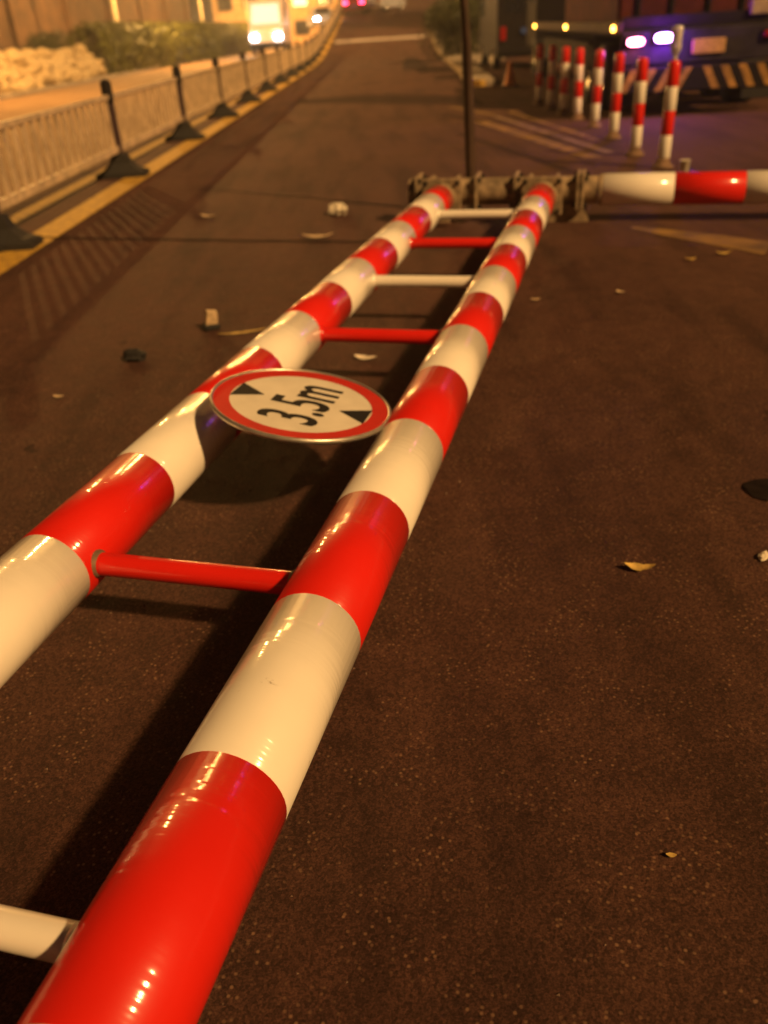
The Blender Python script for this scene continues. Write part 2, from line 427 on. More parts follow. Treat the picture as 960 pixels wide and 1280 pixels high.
# galvanised cross tube at the far end, its striped continuation and the clamps
V_T = 7.02
MB().tube((-1.66, V_T, ZR), (-.20, V_T, ZR), .100, n=32).build('cross_tube', M_GALV, bar)
ct = MB().tube((-.19, V_T, ZR), (3.1, V_T, ZR), RR+.002, n=32).build('post_tube', M_GALV, bar)
bnd = [-.165, .345, .835, 1.32, 1.80, 2.28, 2.76, 3.09]
for k in range(len(bnd)-1):
    sleeve('white_band' if k % 2 == 0 else 'red_band', M_WHITE if k % 2 == 0 else M_RED, ct, 0, V_T, bnd[k], bnd[k+1], RR+.0045)
def flange(u, sz=.13, th=.022):
    o = MB().bbox(-sz, sz, -sz, sz, 0, th, .006).build('flange_plate', M_GALV, bar, (u, V_T, ZR), (0, PI/2, 0))
    for a in (-1, 1):
        for c in (-1, 1):
            MB().tube((a*sz*.74, c*sz*.74, -.025), (a*sz*.74, c*sz*.74, th+.03), .016, n=6, smooth=False).build('bolt', M_DARK, o)
for u in (-1.60, -1.13, -.83, -.36, -.325): flange(u)
for uc in (U_L, U_R):
    # saddle: a cheek plate against the rail end and gussets onto the cross tube
    sd = MB().bbox(-.15, .15, -.135, .135, 0, .022, .006).build('saddle_plate', M_GALV, bar, (uc, V_END+.105, ZR), (-PI/2, 0, 0))
    for sx in (-.1, .1):
        MB().prism([(-.2, -.05), (.14, -.05), (.14, .05), (-.02, .13), (-.2, .13)], 0, sx-.008, sx+.008).build('gusset', M_GALV, bar, (uc, V_T, ZR))
    for a in (-1, 1):
        for c in (-1, 1):
            MB().tube((uc+a*.122, V_END+.08, ZR+c*.105), (uc+a*.122, V_END+.15, ZR+c*.105), .017, n=6, smooth=False).build('bolt', M_DARK, bar)
# stub foot blocks that hold the tubes off the ground
for u, vv in ((-1.5, V_T), (-.42, V_T), (2.6, V_T)):
    MB().prism([(-.16, -ZR), (.16, -ZR), (.12, -.09), (-.12, -.09)], 1, -.05, .05).build('foot_bracket', M_GALV, bar, (u, vv, ZR))
for uc in (U_L, U_R):
    MB().prism([(-.12, -ZR), (.12, -ZR), (.07, -.088), (-.07, -.088)], 1, -.05, .05).build('foot_bracket', M_DARK, bar, (uc, -1.2, ZR))

# ------------------------------------------------------------------ round height sign on the barrier
SG_U, SG_V, SG_Z, SG_R = -.964, 2.425, .347, .288
sg = thing('height_limit_sign', 'round red-bordered white sign reading 3.5m with two black triangles, on the barrier', 'sign', BV(SG_U, SG_V, SG_Z), -BAZ)
sg.rotation_euler = (Matrix.Rotation(-BAZ,3,'Z') @ Matrix.Rotation(.176,3,'Y') @ Matrix.Rotation(-.05,3,'X')).to_euler()
def disc(r0, r1, z0, z1, n=72):
    # ring (r0>0) or disc with thickness
    b_ = MB()
    if r0 <= 0:
        b_.lathe([(r1-.002, z0), (r1, z0+.001), (r1, z1-.001), (r1-.002, z1)], n, smooth=False)
        b_.add([((r1-.002)*math.cos(2*PI*k/n), (r1-.002)*math.sin(2*PI*k/n), z1) for k in range(n)], [tuple(range(n))])
        b_.add([((r1-.002)*math.cos(2*PI*k/n), (r1-.002)*math.sin(2*PI*k/n), z0) for k in range(n)], [tuple(range(n-1,-1,-1))])
    else:
        b_.lathe([(r0, z0), (r1, z0), (r1, z1), (r0, z1), (r0, z0)], n, smooth=False)
    return b_
disc(0, SG_R-.004, 0, .004).build('plate', M_SIGNW, sg)
rimp = [(SG_R + .006*math.cos(a), .002 + .009*math.sin(a)) for a in [2*PI*k/10 for k in range(11)]]
MB().lathe(rimp[::-1], 72).build('rim', M_ALU, sg)
disc(.231, SG_R-.005, .0042, .0052).build('border_ring', M_SIGNR, sg)
for sgn in (-1, 1):
    tip = .128
    poly = [(sgn*.224, -.060), (sgn*.224, .060), (sgn*tip, 0)]
    if sgn > 0: poly = poly
    else: poly = poly[::-1]
    MB().prism(poly, 2, .0042, .0052).build('triangle_mark', M_SIGNK, sg)
fc = bpy.data.curves.new('lettering', 'FONT'); fc.body = '3.5m'; fc.size = 1.0; fc.extrude = .002; fc.align_x = 'LEFT'; fc.offset = .013
fo = bpy.data.objects.new('lettering_source', fc); COL.objects.link(fo)
dg = bpy.context.evaluated_depsgraph_get()
lm = bpy.data.meshes.new_from_object(fo.evaluated_get(dg)); bpy.data.objects.remove(fo)
xs = [q.co.x for q in lm.vertices]; ys = [q.co.y for q in lm.vertices]
TW, TH = .325, .195
for q in lm.vertices:
    a = (q.co.x-min(xs))/(max(xs)-min(xs)) - .5; c = (q.co.y-min(ys))/(max(ys)-min(ys)) - .5
    # text runs along +v, letter tops towards -u
    q.co = (-c*TH, a*TW, .0047 + (.0006 if q.co.z > 0 else -.0004))
lm.materials.clear(); lm.materials.append(M_SIGNK); lm.name = 'lettering'
obj('lettering', lm, sg)
for vv in (-.11, .11):
    bk = MB().bbox(-.255, .20, vv-.018, vv+.018, -.026, -.0005, .003).build('bracket', M_ALU, sg)
    if vv > 0: MB().bbox(-.02,.02,vv-.015,vv+.015,-.092,-.024,.003).build('stud', M_ALU, bk)

# ------------------------------------------------------------------ thin dark post
pb = Vector((.885, 7.36, 0))
tp = thing('dark_post', 'thin dark brown post standing between the two rails at the far end', 'post', pb)
MB().path([(0,0,.02), (-.012,.0,.6), (-.035,.0,1.2), (-.08,0,2.0), (-.15,0,2.9)], [.043,.042,.040,.038,.035], n=14).build('shaft', M_POST, tp)
MB().lathe([(.0,.0), (.085,.0), (.085,.018), (.055,.03), (.046,.09), (.0,.09)], 18).build('base_collar', M_POST, tp)
MB().lathe([(.0,0), (.036,0), (.036,.03), (.015,.05), (0,.05)], 14, (-.15,0,2.89)).build('cap', M_DARK, tp)

# ------------------------------------------------------------------ centre fence
P0, PSTEP, NP = 7.10, 3.79, 24
fe = thing('guardrail_fence', 'white picket guard fence with dark posts along the yellow centre line', 'fence', RD(-3.13, 7.1), -AZ)
F0 = RD(-3.13, 7.1)
def fl(t, z): # fence local
    return (0.0, t-7.1, z + gz(t))
post_me = MB().bbox(-.045,.045,-.045,.045,.24,.80,.008).mesh('post', M_FPOST)
head_me = MB().lathe([(0,.80),(.058,.80),(.064,.84),(.064,1.0),(.05,1.03),(.0,1.045)], 12).mesh('post_cap', M_DARK)
fb = MB()
prof = [(.29,.0,.15),(.29,.05,.15),(.20,.09,.11),(.12,.16,.08),(.075,.26,.066)]
v = []; f = []
for hw, z, hd in prof: v += [(-hw,-hd,z),(hw,-hd,z),(hw,hd,z),(-hw,hd,z)]
for i in range(4):
    for k in range(4): j=(k+1)%4; f.append((i*4+k,i*4+j,i*4+4+j,i*4+4+k))
f.append((16,17,18,19))
foot_me = MB().add(v, f).mesh('foot', M_BLACK)
for k in range(-1, NP):
    t = P0 + k*PSTEP
    p = obj('post', post_me, fe, fl(t, 0), (random.uniform(-.02,.02), random.uniform(-.025,.025), random.uniform(-.06,.06)))
    obj('post_cap', head_me, p); obj('foot', foot_me, p)
    if k == NP-1: break
    t1 = t + PSTEP
    def seg(z, hy, hz):
        a = Vector(fl(t+.05, z)); b = Vector(fl(t1-.05, z))
        v = []
        for q in (a, b):
            for dx, dz in ((-hy,-hz),(hy,-hz),(hy,hz),(-hy,hz)): v.append((q.x+dx, q.y, q.z+dz))
        return MB().add(v, [(0,1,2,3),(7,6,5,4),(0,4,5,1),(1,5,6,2),(2,6,7,3),(3,7,4,0)])
    seg(.86, .022, .024).build('top_rail', M_FENCE, fe)
    seg(.31, .024, .034).build('bottom_rail', M_FENCE, fe)
    pk = MB(); n = 17
    for i in range(n):
        tq = t + .05 + (PSTEP-.1)*(i+.5)/n; y = tq-7.1; z0 = gz(tq)
        pk.box(-.012,.012,y-.030,y+.030,z0+.34,z0+.84)
    tag(pk.build('pickets', M_FENCE, fe), kind='stuff')

# ------------------------------------------------------------------ bollards
bol_marks = ['red and white bollard nearest the striped tube, with a crushed bottle on top',
 'second red and white bollard counting away from the striped tube', 'third red and white bollard counting away from the striped tube',
 'fourth red and white bollard counting away from the striped tube', 'fifth red and white bollard counting away from the striped tube',
 'sixth red and white bollard counting away from the striped tube', 'seventh red and white bollard counting away from the striped tube',
 'red and white bollard farthest from the striped tube, last of its row']
def bollard_proto():
    r = thing('traffic_bollard', bol_marks[0], 'bollard', (0,0,0), 0, 'bollards beside the truck')
    MB().lathe([(0,0),(.105,0),(.105,.015),(.08,.03),(.065,.05),(.057,.10),(.0,.10)], 22).build('base', M_RUST, r)
    zb = [.085,.30,.52,.73,.925]
    for i in range(4):
        MB().lathe([(.0568,zb[i]),(.058,zb[i]+.002),(.058,zb[i+1]-.002),(.0568,zb[i+1])], 22).build('white_band' if i%2==0 else 'red_band', M_WHITE if i%2==0 else M_RED, r)
    MB().lathe([(.0575,.925),(.056,.935),(.045,.948),(.02,.954),(0,.955)], 22).build('cap', M_RED, r)
    return r
bp_ = bollard_proto()
spots = [(2.775,9.16),(2.745,10.12),(2.87,11.65),(2.93,13.0),(2.92,14.12),(2.86,14.95),(2.83,15.95),(2.80,16.95)]
for i,(s,t) in enumerate(spots):
    o = bp_ if i == 0 else copy_tree(bp_)
    o.location = RD(s,t); o.rotation_euler = (random.uniform(-.02,.02), random.uniform(-.02,.02), random.random()*6)
    o['label'] = bol_marks[i]

# ------------------------------------------------------------------ street lamps on the far side
def street_lamp():
    r = thing('street_lamp', 'x', 'street lamp', (0,0,0), -AZ, 'street lamps behind the hedge')
    MB().lathe([(0,0),(.19,0),(.19,.02),(.13,.05),(.12,.5),(.0,.5)], 18).build('base', M_KERB, r)
    MB().path([(0,0,.3),(0,0,2.4),(0,0,4.2),(.35,0,4.85),(1.1,0,5.0),(1.75,0,4.97)], [.105,.095,.085,.05,.04,.035], n=14).build('pole', mat('lamp_pole_paint', (.55,.46,.30), .5, var=.2), r)
    v=[];f=[]
    for x,hw,zt in ((1.6,.06,5.0),(1.8,.13,5.06),(2.2,.14,5.05),(2.45,.08,4.99)):
        v += [(x,-hw,4.95),(x,hw,4.95),(x,hw*.7,zt),(x,-hw*.7,zt)]
    for i in range(3):
        for k in range(4): j=(k+1)%4; f.append((i*4+k,i*4+j,i*4+4+j,i*4+4+k))
    f += [(3,2,1,0),(12,13,14,15)]
    h = MB().add(v,f).build('lamp_head', M_ALU, r)
    MB().bbox(1.82,2.2,-.10,.10,4.915,4.948,.01).build('lens', mat('sodium_lens', (.9,.6,.2), .3, emit=(1,.55,.16), estr=25), h)
    return r
lamps = [(-14.5,28.0,'pale street lamp nearest the camera, left beyond the stone wall',2000),(-14.5,54.8,'leftmost pale lamp post rising behind the hedge',1750),
         (-14.5,81.4,'middle pale lamp post rising behind the hedge',1750),(-14.5,109.5,'rightmost pale lamp post behind the hedge, before the apricot building',1750)]
lp = street_lamp()
for i,(s,t,lab,pw) in enumerate(lamps):
    o = lp if i == 0 else copy_tree(lp)
    o.location = RD(s,t,.13); o['label'] = lab; o.scale = (1.42,)*3
    ld = bpy.data.lights.new('street_lamp_light','POINT'); ld.energy = pw; ld.color = LAMP_COL; ld.shadow_soft_size = .09
    lo = bpy.data.objects.new('street_lamp_light', ld); COL.objects.link(lo); lo.parent = o; lo.location = (2.0,0,4.72)

# ------------------------------------------------------------------ leaves
def leaf_cloud(shape, n, size, seed):
    rnd = random.Random(seed); b_ = MB()
    for _ in range(n):
        p, nrm = shape(rnd)
        a = Vector((rnd.gauss(0,1),rnd.gauss(0,1),rnd.gauss(0,1))).normalized()
        d = (nrm + a*.9).normalized(); x = d.orthogonal().normalized(); y = d.cross(x)
        th = rnd.random()*2*PI; x, y = x*math.cos(th)+y*math.sin(th), y*math.cos(th)-x*math.sin(th)
        L = size*rnd.uniform(.6,1.3); W = L*.5
        b_.add([p-x*L*.5, p+y*W*.5+d*L*.06, p+x*L*.5, p-y*W*.5+d*L*.06], [(0,1,2),(0,2,3)])
    return b_
def hedge(label, s0, t0, s1, t1, h, wd, n, seed, leaf=.16):
    L = t1-t0; base = RD((s0+s1)/2,(t0+t1)/2)
    o = thing('hedge', label, 'hedge', base)
    lumps = [random.Random(seed+9).uniform(.78,1.12) for _ in range(40)]
    def shp(r):
        q = r.random(); t = t0+L*q; s = s0+(s1-s0)*q
        i = q*20; k = int(i); hh = h*(lumps[k]*(1-(i-k))+lumps[k+1]*(i-k)); w2 = wd*(lumps[39-k]*.5+.5)
        e = min(1, min(q*L/.6+.15, (1-q)*L/.6+.15)); hh *= e**.5; w2 *= e**.5
        a = r.uniform(-.2, PI+.2); rr = r.uniform(.75,1.05)
        ds = math.cos(a)*w2*.5*rr; z = max(.05, hh*.45+math.sin(a)*hh*.55*rr)
        if r.random() < .35: z = r.uniform(.05, hh*.6); ds = (w2*.5*rr)*(1 if r.random()<.7 else -1)
        p = RD(s+ds, t, z) - base
        return p, Vector((ds, r.gauss(0,.2), z-hh*.4)).normalized()
    tag(leaf_cloud(shp, n, leaf, seed).build('foliage', M_HEDGE, o), kind='stuff')
    # dark twiggy inside
    b_ = MB(); r = random.Random(seed+1)
    for k in range(int(L*2.2)):
        q = (k+.5)/int(L*2.2); t = t0+L*q; s = s0+(s1-s0)*q
        for _ in range(3):
            p = RD(s+r.uniform(-.1,.1),t+r.uniform(-.2,.2),.05)-base; e = RD(s+r.uniform(-.4,.4)*wd,t+r.uniform(-.35,.35),h*r.uniform(.55,.85))-base
            b_.tube(p, e, .03, .012, n=5)
    tag(b_.build('twigs', M_POST, o), kind='stuff')
hedge('long clipped dark green hedge in front of the pale lamp posts', -13.2, 43.5, -11.6, 96, 2.35, 2.0, 26000, 3, .25)
def bush(name, label, s, t, rx, h, n, seed, leaf=.13, m=M_BUSH, z0=0.0):
    base = RD(s,t,z0); o = thing(name, label, 'bush', base)
    r0 = random.Random(seed); lob = [(r0.uniform(-.45,.45)*rx, r0.uniform(-.4,.4)*rx, h*r0.uniform(.35,.72), rx*r0.uniform(.45,.68)) for _ in range(9)]
    def shp(r):
        lx,ly,lz,lr = lob[r.randrange(9)]
        d = Vector((r.gauss(0,1),r.gauss(0,1),r.gauss(0,1))).normalized(); k = r.uniform(.7,1.06)
        p = Vector((lx,ly,lz)) + Vector((d.x*lr*k, d.y*lr*k, d.z*min(lr, h-lz)*k)); p.z = max(.04,p.z)
        return p, d
    tag(leaf_cloud(shp, n, leaf, seed).build('foliage', m, o), kind='stuff')
    b_ = MB()
    for _ in range(9): b_.tube((r0.uniform(-.12,.12),r0.uniform(-.12,.12),0),(r0.uniform(-.6,.6)*rx,r0.uniform(-.6,.6)*rx,h*r0.uniform(.5,.8)),.03,.012,n=6)
    b_.build('stems', M_POST, o)
bush('round_bush', 'round dark bush on the traffic island beyond the post', 3.3, 38.6, 1.75, 2.05, 9500, 21, z0=.1)
bush('shrub', 'dark shrub at the left edge in front of the brown wall', -17.0, 38, 1.6, 2.2, 3500, 33, z0=.13)
bush('shrub', 'dark shrub between the stone wall and the hedge', -15.6, 46.0, 1.4, 1.9, 3500, 34, z0=.13)

# ------------------------------------------------------------------ left stone wall: single stones
W0 = RD(-12.6, 26.0)
sw = thing('rubble_bank', 'bank of pale rough rubble stones at the left edge beyond the road', 'rubble', W0 + Vector((0,0,.13)), -AZ)
def stone_mesh(seed):
    r = random.Random(seed); b_ = MB()
    n = 8; prof = [(-.5,.0),(-.5,.72),(-.22,1.0),(.22,1.0),(.5,.72),(.5,.0)]
    v=[];f=[]
    rings=5
    for i in range(rings):
        a = -.5 + i/(rings-1); sc = (.66 if i in (0,rings-1) else 1.0)
        for k in range(n):
            t = 2*PI*(k+.5)/n; c = math.cos(t); s_ = math.sin(t)
            q = .5/max(abs(c),abs(s_)); q = q*.5+.5*.62
            v.append((c*q*sc*r.uniform(.9,1.06), a, s_*q*sc*r.uniform(.9,1.06)))
    for i in range(rings-1):
        for k in range(n): j=(k+1)%n; f.append((i*n+k,i*n+j,i*n+n+j,i*n+n+k))
    f.append(tuple(range(n-1,-1,-1))); f.append(tuple(range((rings-1)*n,rings*n)))
    b_.add(v,f); return b_.mesh('stone', M_STONE)
smes = [stone_mesh(k) for k in range(7)]
rs = random.Random(5)
for c in range(4):
    y = rs.uniform(0,.4)
    while y < 17.0:
        L = rs.uniform(.35,.95)
        zc = [.16,.42,.68,.92][c] + rs.uniform(-.08,.08)
        if c >= 2 and rs.random() < (.25,.5)[c-2]: y += L*.8; continue
        o = obj('stone', smes[rs.randrange(7)], sw, (-.17*c + rs.uniform(-.12,.12), y+L/2, zc), (rs.uniform(-.6,.6),rs.uniform(-.6,.6),rs.uniform(-.7,.7)))
        o.scale = (rs.uniform(.4,.75), L*1.05, rs.uniform(.32,.55)); y += L*rs.uniform(.8,1.0)

# ------------------------------------------------------------------ brown boundary wall behind, with pilasters and coping
bw = thing('boundary_wall', 'long brown rendered wall behind the hedge and the lamp posts', 'wall', RD(-19.0, 30, .1), -AZ)
MB().box(-.12,.12,-8,70,0,6.6).build('wall_panel', M_WALL, bw)
for k in range(9):
    y = -7 + k*9.3
    MB().bbox(.10,.36,y-.28,y+.28,0,6.7,.02).build('pilaster', M_WALL, bw)
MB().bbox(-.22,.44,-8.1,70.1,6.7,6.85,.02).build('coping', M_CONC, bw)

# ------------------------------------------------------------------ far buildings
def block(name, label, s, t, wx, wy, h, m, nwx, floors, z0=0.0, lit=()):
    base = RD(s,t,z0); o = thing(name, label, 'building', base, -AZ)
    MB().box(-wx/2,wx/2,0,wy,-1,h).build('wall', m, o)
    MB().box(-wx/2-.15,wx/2+.15,-.15,wy+.15,h,h+.3).build('roof_parapet', M_CONC, o)
    for fl_ in range(floors):
        for i in range(nwx):
            x = -wx/2 + wx*(i+.5)/nwx; z = .9 + fl_*3.0; w2 = wx/nwx*.28
            li = (fl_,i) in lit
            wn = MB().box(x-w2-.08,x+w2+.08,-.06,.0,z-.08,z+1.58).build('window', M_CONC, o)
            MB().box(x-w2,x+w2,-.085,-.055,z,z+1.5).build('pane', mat('lit_window',(.8,.6,.35),.4,emit=(1,.62,.28),estr=1.2) if li else M_GLASS, wn)
    return o
block('apartment_block', 'apricot rendered building at the far left end of the road', -12.2, 119, 15, 14, 12, M_WALL2, 5, 4, lit=((0,2),(1,3),(0,0)))
block('apartment_block', 'wide brown building closing the far end of the road', 8.5, 135, 18, 12, 13, M_WALL, 6, 4, lit=((0,1),(1,4),(0,3)))
block('shop_building', 'golden lit building to the right behind the round bush', 10.5, 62, 11, 12, 9, M_WALL2, 4, 3, lit=((0,1),))

# ------------------------------------------------------------------ vehicles
M_TYRE = M_BLACK
def wheel(parent, x, y, r, w=.22, side=1):
    t_ = MB().lathe([(r*.62,-w/2),(r*.93,-w/2),(r,-w*.36),(r,w*.36),(r*.93,w/2),(r*.62,w/2)], 24).build('wheel', M_TYRE, parent, (x,y,r), (0,PI/2,0))
    MB().lathe([(0,.03),(r*.16,.03),(r*.2,0),(r*.5,-.01),(r*.58,.04),(r*.62,.05)], 24).build('rim', M_ALU, t_, (0,0,side*w*.3), (0,0 if side>0 else PI,0))
def car(name, label, cat, loc, rz, paint, lights, tail=True):
    # local: y forward, rear at -2.2
    o = thing(name, label, cat, loc, rz)
    prof = [(-2.2,.32),(-2.24,.62),(-2.18,.98),(-1.7,1.04),(-1.05,1.44),(-.1,1.50),(.55,1.42),(1.15,1.02),(2.0,.86),(2.22,.62),(2.2,.32),(1.6,.26),(-1.6,.26)]
    v=[];f=[]; n=len(prof)
    for fx,ins in ((-1,1),(-1,0),(1,0),(1,1)):
        for y,z in prof:
            hw = .88 - max(0,z-.95)*.42 - (.06 if ins else 0); yy = y*(.985 if ins else 1.0); 
            if ins: v.append((fx*hw*1.0, yy, z*(.985) + .01))
            else: v.append((fx*(hw-.0)*.93, yy, z))
    order=[0*n,1*n,2*n,3*n]
    # two side skins (inset verts outermost) and the roof/bonnet band
    v=[]
    for fx,hs,sy in ((-1,1.0,.97),(-1,.93,1.0),(1,.93,1.0),(1,1.0,.97)):
        for y,z in prof:
            hw = (.90 - max(0,z-.95)*.40)*hs; v.append((fx*hw, y*sy, z if hs<1 else z*.97+.015))
    for b0 in (0,1,2):
        for i in range(n): j=(i+1)%n; f.append((b0*n+i,b0*n+n+i,b0*n+n+j,b0*n+j))
    f.append(tuple(range(n))); f.append(tuple(range(4*n-1,3*n-1,-1)))
    MB().add(v,f,False).build('body', paint, o)
    MB().add([(-.62,-1.66,1.08),(.62,-1.66,1.08),(.54,-1.10,1.425),(-.54,-1.10,1.425)],[(0,1,2,3)]).build('rear_window', M_GLASS, o, (0,-.03,.02))
    MB().add([(.62,1.12,1.06),(-.62,1.12,1.06),(-.54,.60,1.405),(.54,.60,1.405)],[(0,1,2,3)]).build('windscreen', M_GLASS, o, (0,.03,.02))
    for sx in (-1,1):
        MB().add([(sx*.88,-1.5,1.06),(sx*.88,.95,1.06),(sx*.735,.45,1.38),(sx*.735,-.95,1.38)],[(0,1,2,3) if sx>0 else (3,2,1,0)]).build('side_window', M_GLASS, o, (sx*.012,0,0))
        MB().bbox(sx*.66-.16,sx*.66+.16,-2.27,-2.16,.72,.90,.02).build('tail_light', lights, o)
        MB().bbox(sx*.66-.17,sx*.66+.17,2.08,2.22,.62,.76,.02).build('headlight', M_SIGNW if tail else mat('headlamp',(.9,.9,.9),.2,emit=(.9,.92,1),estr=30), o)
        for y in (-1.38,1.36): wheel(o, sx*.80, y, .32, .2, sx)
    MB().bbox(-.26,.26,-2.28,-2.24,.5,.62,.005).build('number_plate', mat('plate_blue',(.05,.10,.35),.4), o)
    return o
M_TAILON = mat('tail_light_lit',(.6,.02,.02),.3,emit=(1,.02,.06),estr=14)
M_TAILOFF = mat('tail_light_unlit',(.35,.01,.01),.2)
M_SILVER = mat('silver_car_paint',(.62,.62,.70),.3,.3,var=.08,coat=.8)
M_DKRED = mat('dark_red_car_paint',(.20,.015,.02),.3,var=.1,coat=.8)
M_DKCAR = mat('black_van_paint',(.016,.012,.013),.7,var=.2,spec=.15)
car('car', 'dark red car with glowing tail lights driving away at the top of the road', 'car', RD(-1.9,82), -AZ, M_DKRED, M_TAILON)
car('car', 'silver car left of the car with glowing tail lights', 'car', RD(-4.6,80), PI-AZ+.2, M_SILVER, M_TAILOFF, False)
car('car', 'silver car right of the car with glowing tail lights', 'car', RD(.6,84), -AZ-.5, M_SILVER, M_TAILOFF)

def box_van(name, label, loc, rz, paint, front_lit):
    # local: y forward (front at +2.6)
    o = thing(name, label, 'van', loc, rz)
    prof = [(-2.6,.35),(-2.6,2.45),(-2.5,2.55),(1.3,2.55),(1.7,2.4),(2.25,1.45),(2.6,1.2),(2.65,.35)]
    MB().prism(prof[::-1],0,-.95,.95).build('body', paint, o)
    MB().add([(.8,2.29,1.42),(-.8,2.29,1.42),(-.74,1.78,2.30),(.74,1.78,2.30)],[(0,1,2,3)]).build('windscreen', M_GLASS, o, (0,.02,.015))
    for sx in (-1,1):
        MB().add([(sx*.952,.7,1.45),(sx*.952,2.0,1.45),(sx*.952,1.6,2.2),(sx*.952,.7,2.2)],[(0,1,2,3) if sx>0 else (3,2,1,0)]).build('side_window', M_GLASS, o, (sx*.004,0,0))
        MB().bbox(sx*.68-.17,sx*.68+.17,2.56,2.69,.72,.92,.02).build('headlight', mat('headlamp',(.9,.9,.9),.2,emit=(.95,.93,1),estr=30) if front_lit else M_SIGNW, o)
        MB().bbox(sx*.78-.08,sx*.78+.08,-2.64,-2.58,.8,1.15,.01).build('tail_light', M_TAILOFF, o)
        for y in (-1.6,1.65): wheel(o, sx*.86, y, .36, .22, sx)
    MB().bbox(-.98,.98,2.55,2.74,.35,.58,.02).build('front_bumper', M_DARK, o)
    MB().bbox(-.98,.98,-2.74,-2.55,.4,.58,.02).build('rear_bumper', M_DARK, o)
    MB().add([(-.75,-2.6,1.5),(.75,-2.6,1.5),(.75,-2.6,2.3),(-.75,-2.6,2.3)],[(0,1,2,3)]).build('rear_window', M_GLASS, o, (0,-.006,0))
    MB().bbox(-.26,.26,-2.66,-2.61,.95,1.1,.004).build('number_plate', mat('plate_blue',(.05,.10,.35),.4), o)
    return o
vw = box_van('minibus', 'pale tall minibus with glare-glowing windscreen and headlights coming along the level road', RD(-7.9,72), PI-AZ, mat('pale_van_paint',(.78,.66,.62),.4,var=.08,coat=.4), True)
vw['category'] = 'minibus'; vw.scale = (1.25, 1.2, 1.35)
for ch in vw.children:
    if ch.name.startswith('windscreen'): ch.data.materials[0] = mat('glare_windscreen', (.8,.6,.55), .2, emit=(1.0,.72,.62), estr=.38)  # emission added to imitate glare from the oncoming vehicle
for sx in (-1,1):
    ld = bpy.data.lights.new('headlight_beam','SPOT'); ld.energy = 160; ld.color=(1,.93,.85); ld.spot_size=math.radians(70); ld.spot_blend=.8; ld.shadow_soft_size=.08
    lo = bpy.data.objects.new('headlight_beam', ld); COL.objects.link(lo); lo.parent = vw; lo.location=(sx*.68,2.75,.82)
    lo.rotation_euler=(math.radians(80),0,0)
box_van('van', 'dark van parked left of the truck behind the bollards', RD(4.40,31.2), -AZ, M_DKCAR, False)

# recovery truck with strobes
tr = thing('recovery_truck', 'dark flatbed truck with purple strobe lights and yellow hazard stripes on its bumper', 'truck', RD(4.64,13.8), -AZ-.045)
M_TRUCK = mat('dark_truck_paint',(.012,.008,.009),.8,var=.4,scale=5,spec=.2)
M_RAILM = mat('worn_deck_rail',(.07,.042,.032),.8,var=.5,scale=6)
M_HAZY = mat('hazard_yellow',(.38,.20,.04),.6,var=.5,scale=9)
MB().bbox(-.45,-.25,.1,12.6,.55,.85,.02).build('chassis_rail', M_DARK, tr)
MB().bbox(.25,.45,.1,12.6,.55,.85,.02).build('chassis_rail', M_DARK, tr)
MB().bbox(-1.22,1.22,.02,10.4,1.06,1.16,.02).build('deck', M_TRUCK, tr)
for sx in (-1,1):
    sr2 = MB().bbox(sx*1.235-.035,sx*1.235+.035,.0,10.5,1.10,1.25,.012).build('side_rail', M_RAILM, tr)
    MB().bbox(sx*1.20-.03,sx*1.20+.03,2.6,8.8,.5,.95,.02).build('side_guard', M_DARK, tr)
    for y in (.25,5.0,10.2):
        if sx < 0: MB().bbox(-1.30,-1.272,y-.07,y+.07,1.13,1.20,.008).build('marker_lamp', M_AMBER, sr2)
    for y in (1.5,2.75,11.0):
        wheel(tr, sx*1.0, y, .48, .42, sx)
MB().bbox(-1.22,1.22,-.03,.03,.68,1.12,.02).build('tail_panel', mat('grey_tail_panel',(.032,.026,.036),.75,var=.4,scale=6,spec=.15), tr)
bpn = MB().bbox(-1.25,1.25,-.09,.0,.32,.66,.02).build('rear_bumper', M_DARK, tr)
for k in range(-5,6):
    x = k*.25 + (.08 if k>=0 else -.08); lean = .16 if k >= 0 else -.16
    x0 = x-lean/2; x1 = x+lean/2
    if abs(x)>1.12: continue
    # chevrons falling away from the middle
    MB().prism([(x1-.055,.345),(x1+.055,.345),(x0+.055,.635),(x0-.055,.635)],1,-.096,-.088).build('hazard_stripe', M_HAZY, bpn)
M_STROBE_P = mat('strobe_purple',(.8,.5,1),.3,emit=(.62,.25,1.0),estr=14)
M_STROBE_R = mat('strobe_pink',(1,.4,.5),.3,emit=(1.0,.20,.36),estr=12)
for nm,x,z,w2,h2,mt in (('strobe_light',-1.02,.99,.115,.05,M_STROBE_R),('strobe_light',-.63,1.02,.125,.055,M_STROBE_P),('tail_lamp',.86,.99,.12,.05,M_TAILOFF)):
    q = MB().bbox(x-w2-.02,x+w2+.02,-.075,-.03,z-h2-.02,z+h2+.02,.01).build('lamp_housing', M_DARK, tr)
    lv = []; lf = []
    for i in range(7):
        a = PI/2*i/6; rr = math.cos(a)
        for k in range(24):
            t = 2*PI*k/24; ct_, st_ = math.cos(t), math.sin(t)
            ex = math.copysign(abs(ct_)**.7, ct_); ez = math.copysign(abs(st_)**.7, st_)
            lv.append((x+w2*rr*ex, -.075-.04*math.sin(a), z+h2*rr*ez))
    for i in range(6):
        for k in range(24): j=(k+1)%24; lf.append((i*24+k,i*24+j,i*24+24+j,i*24+24+k))
    MB().add(lv, lf, True).build(nm, mt, q)
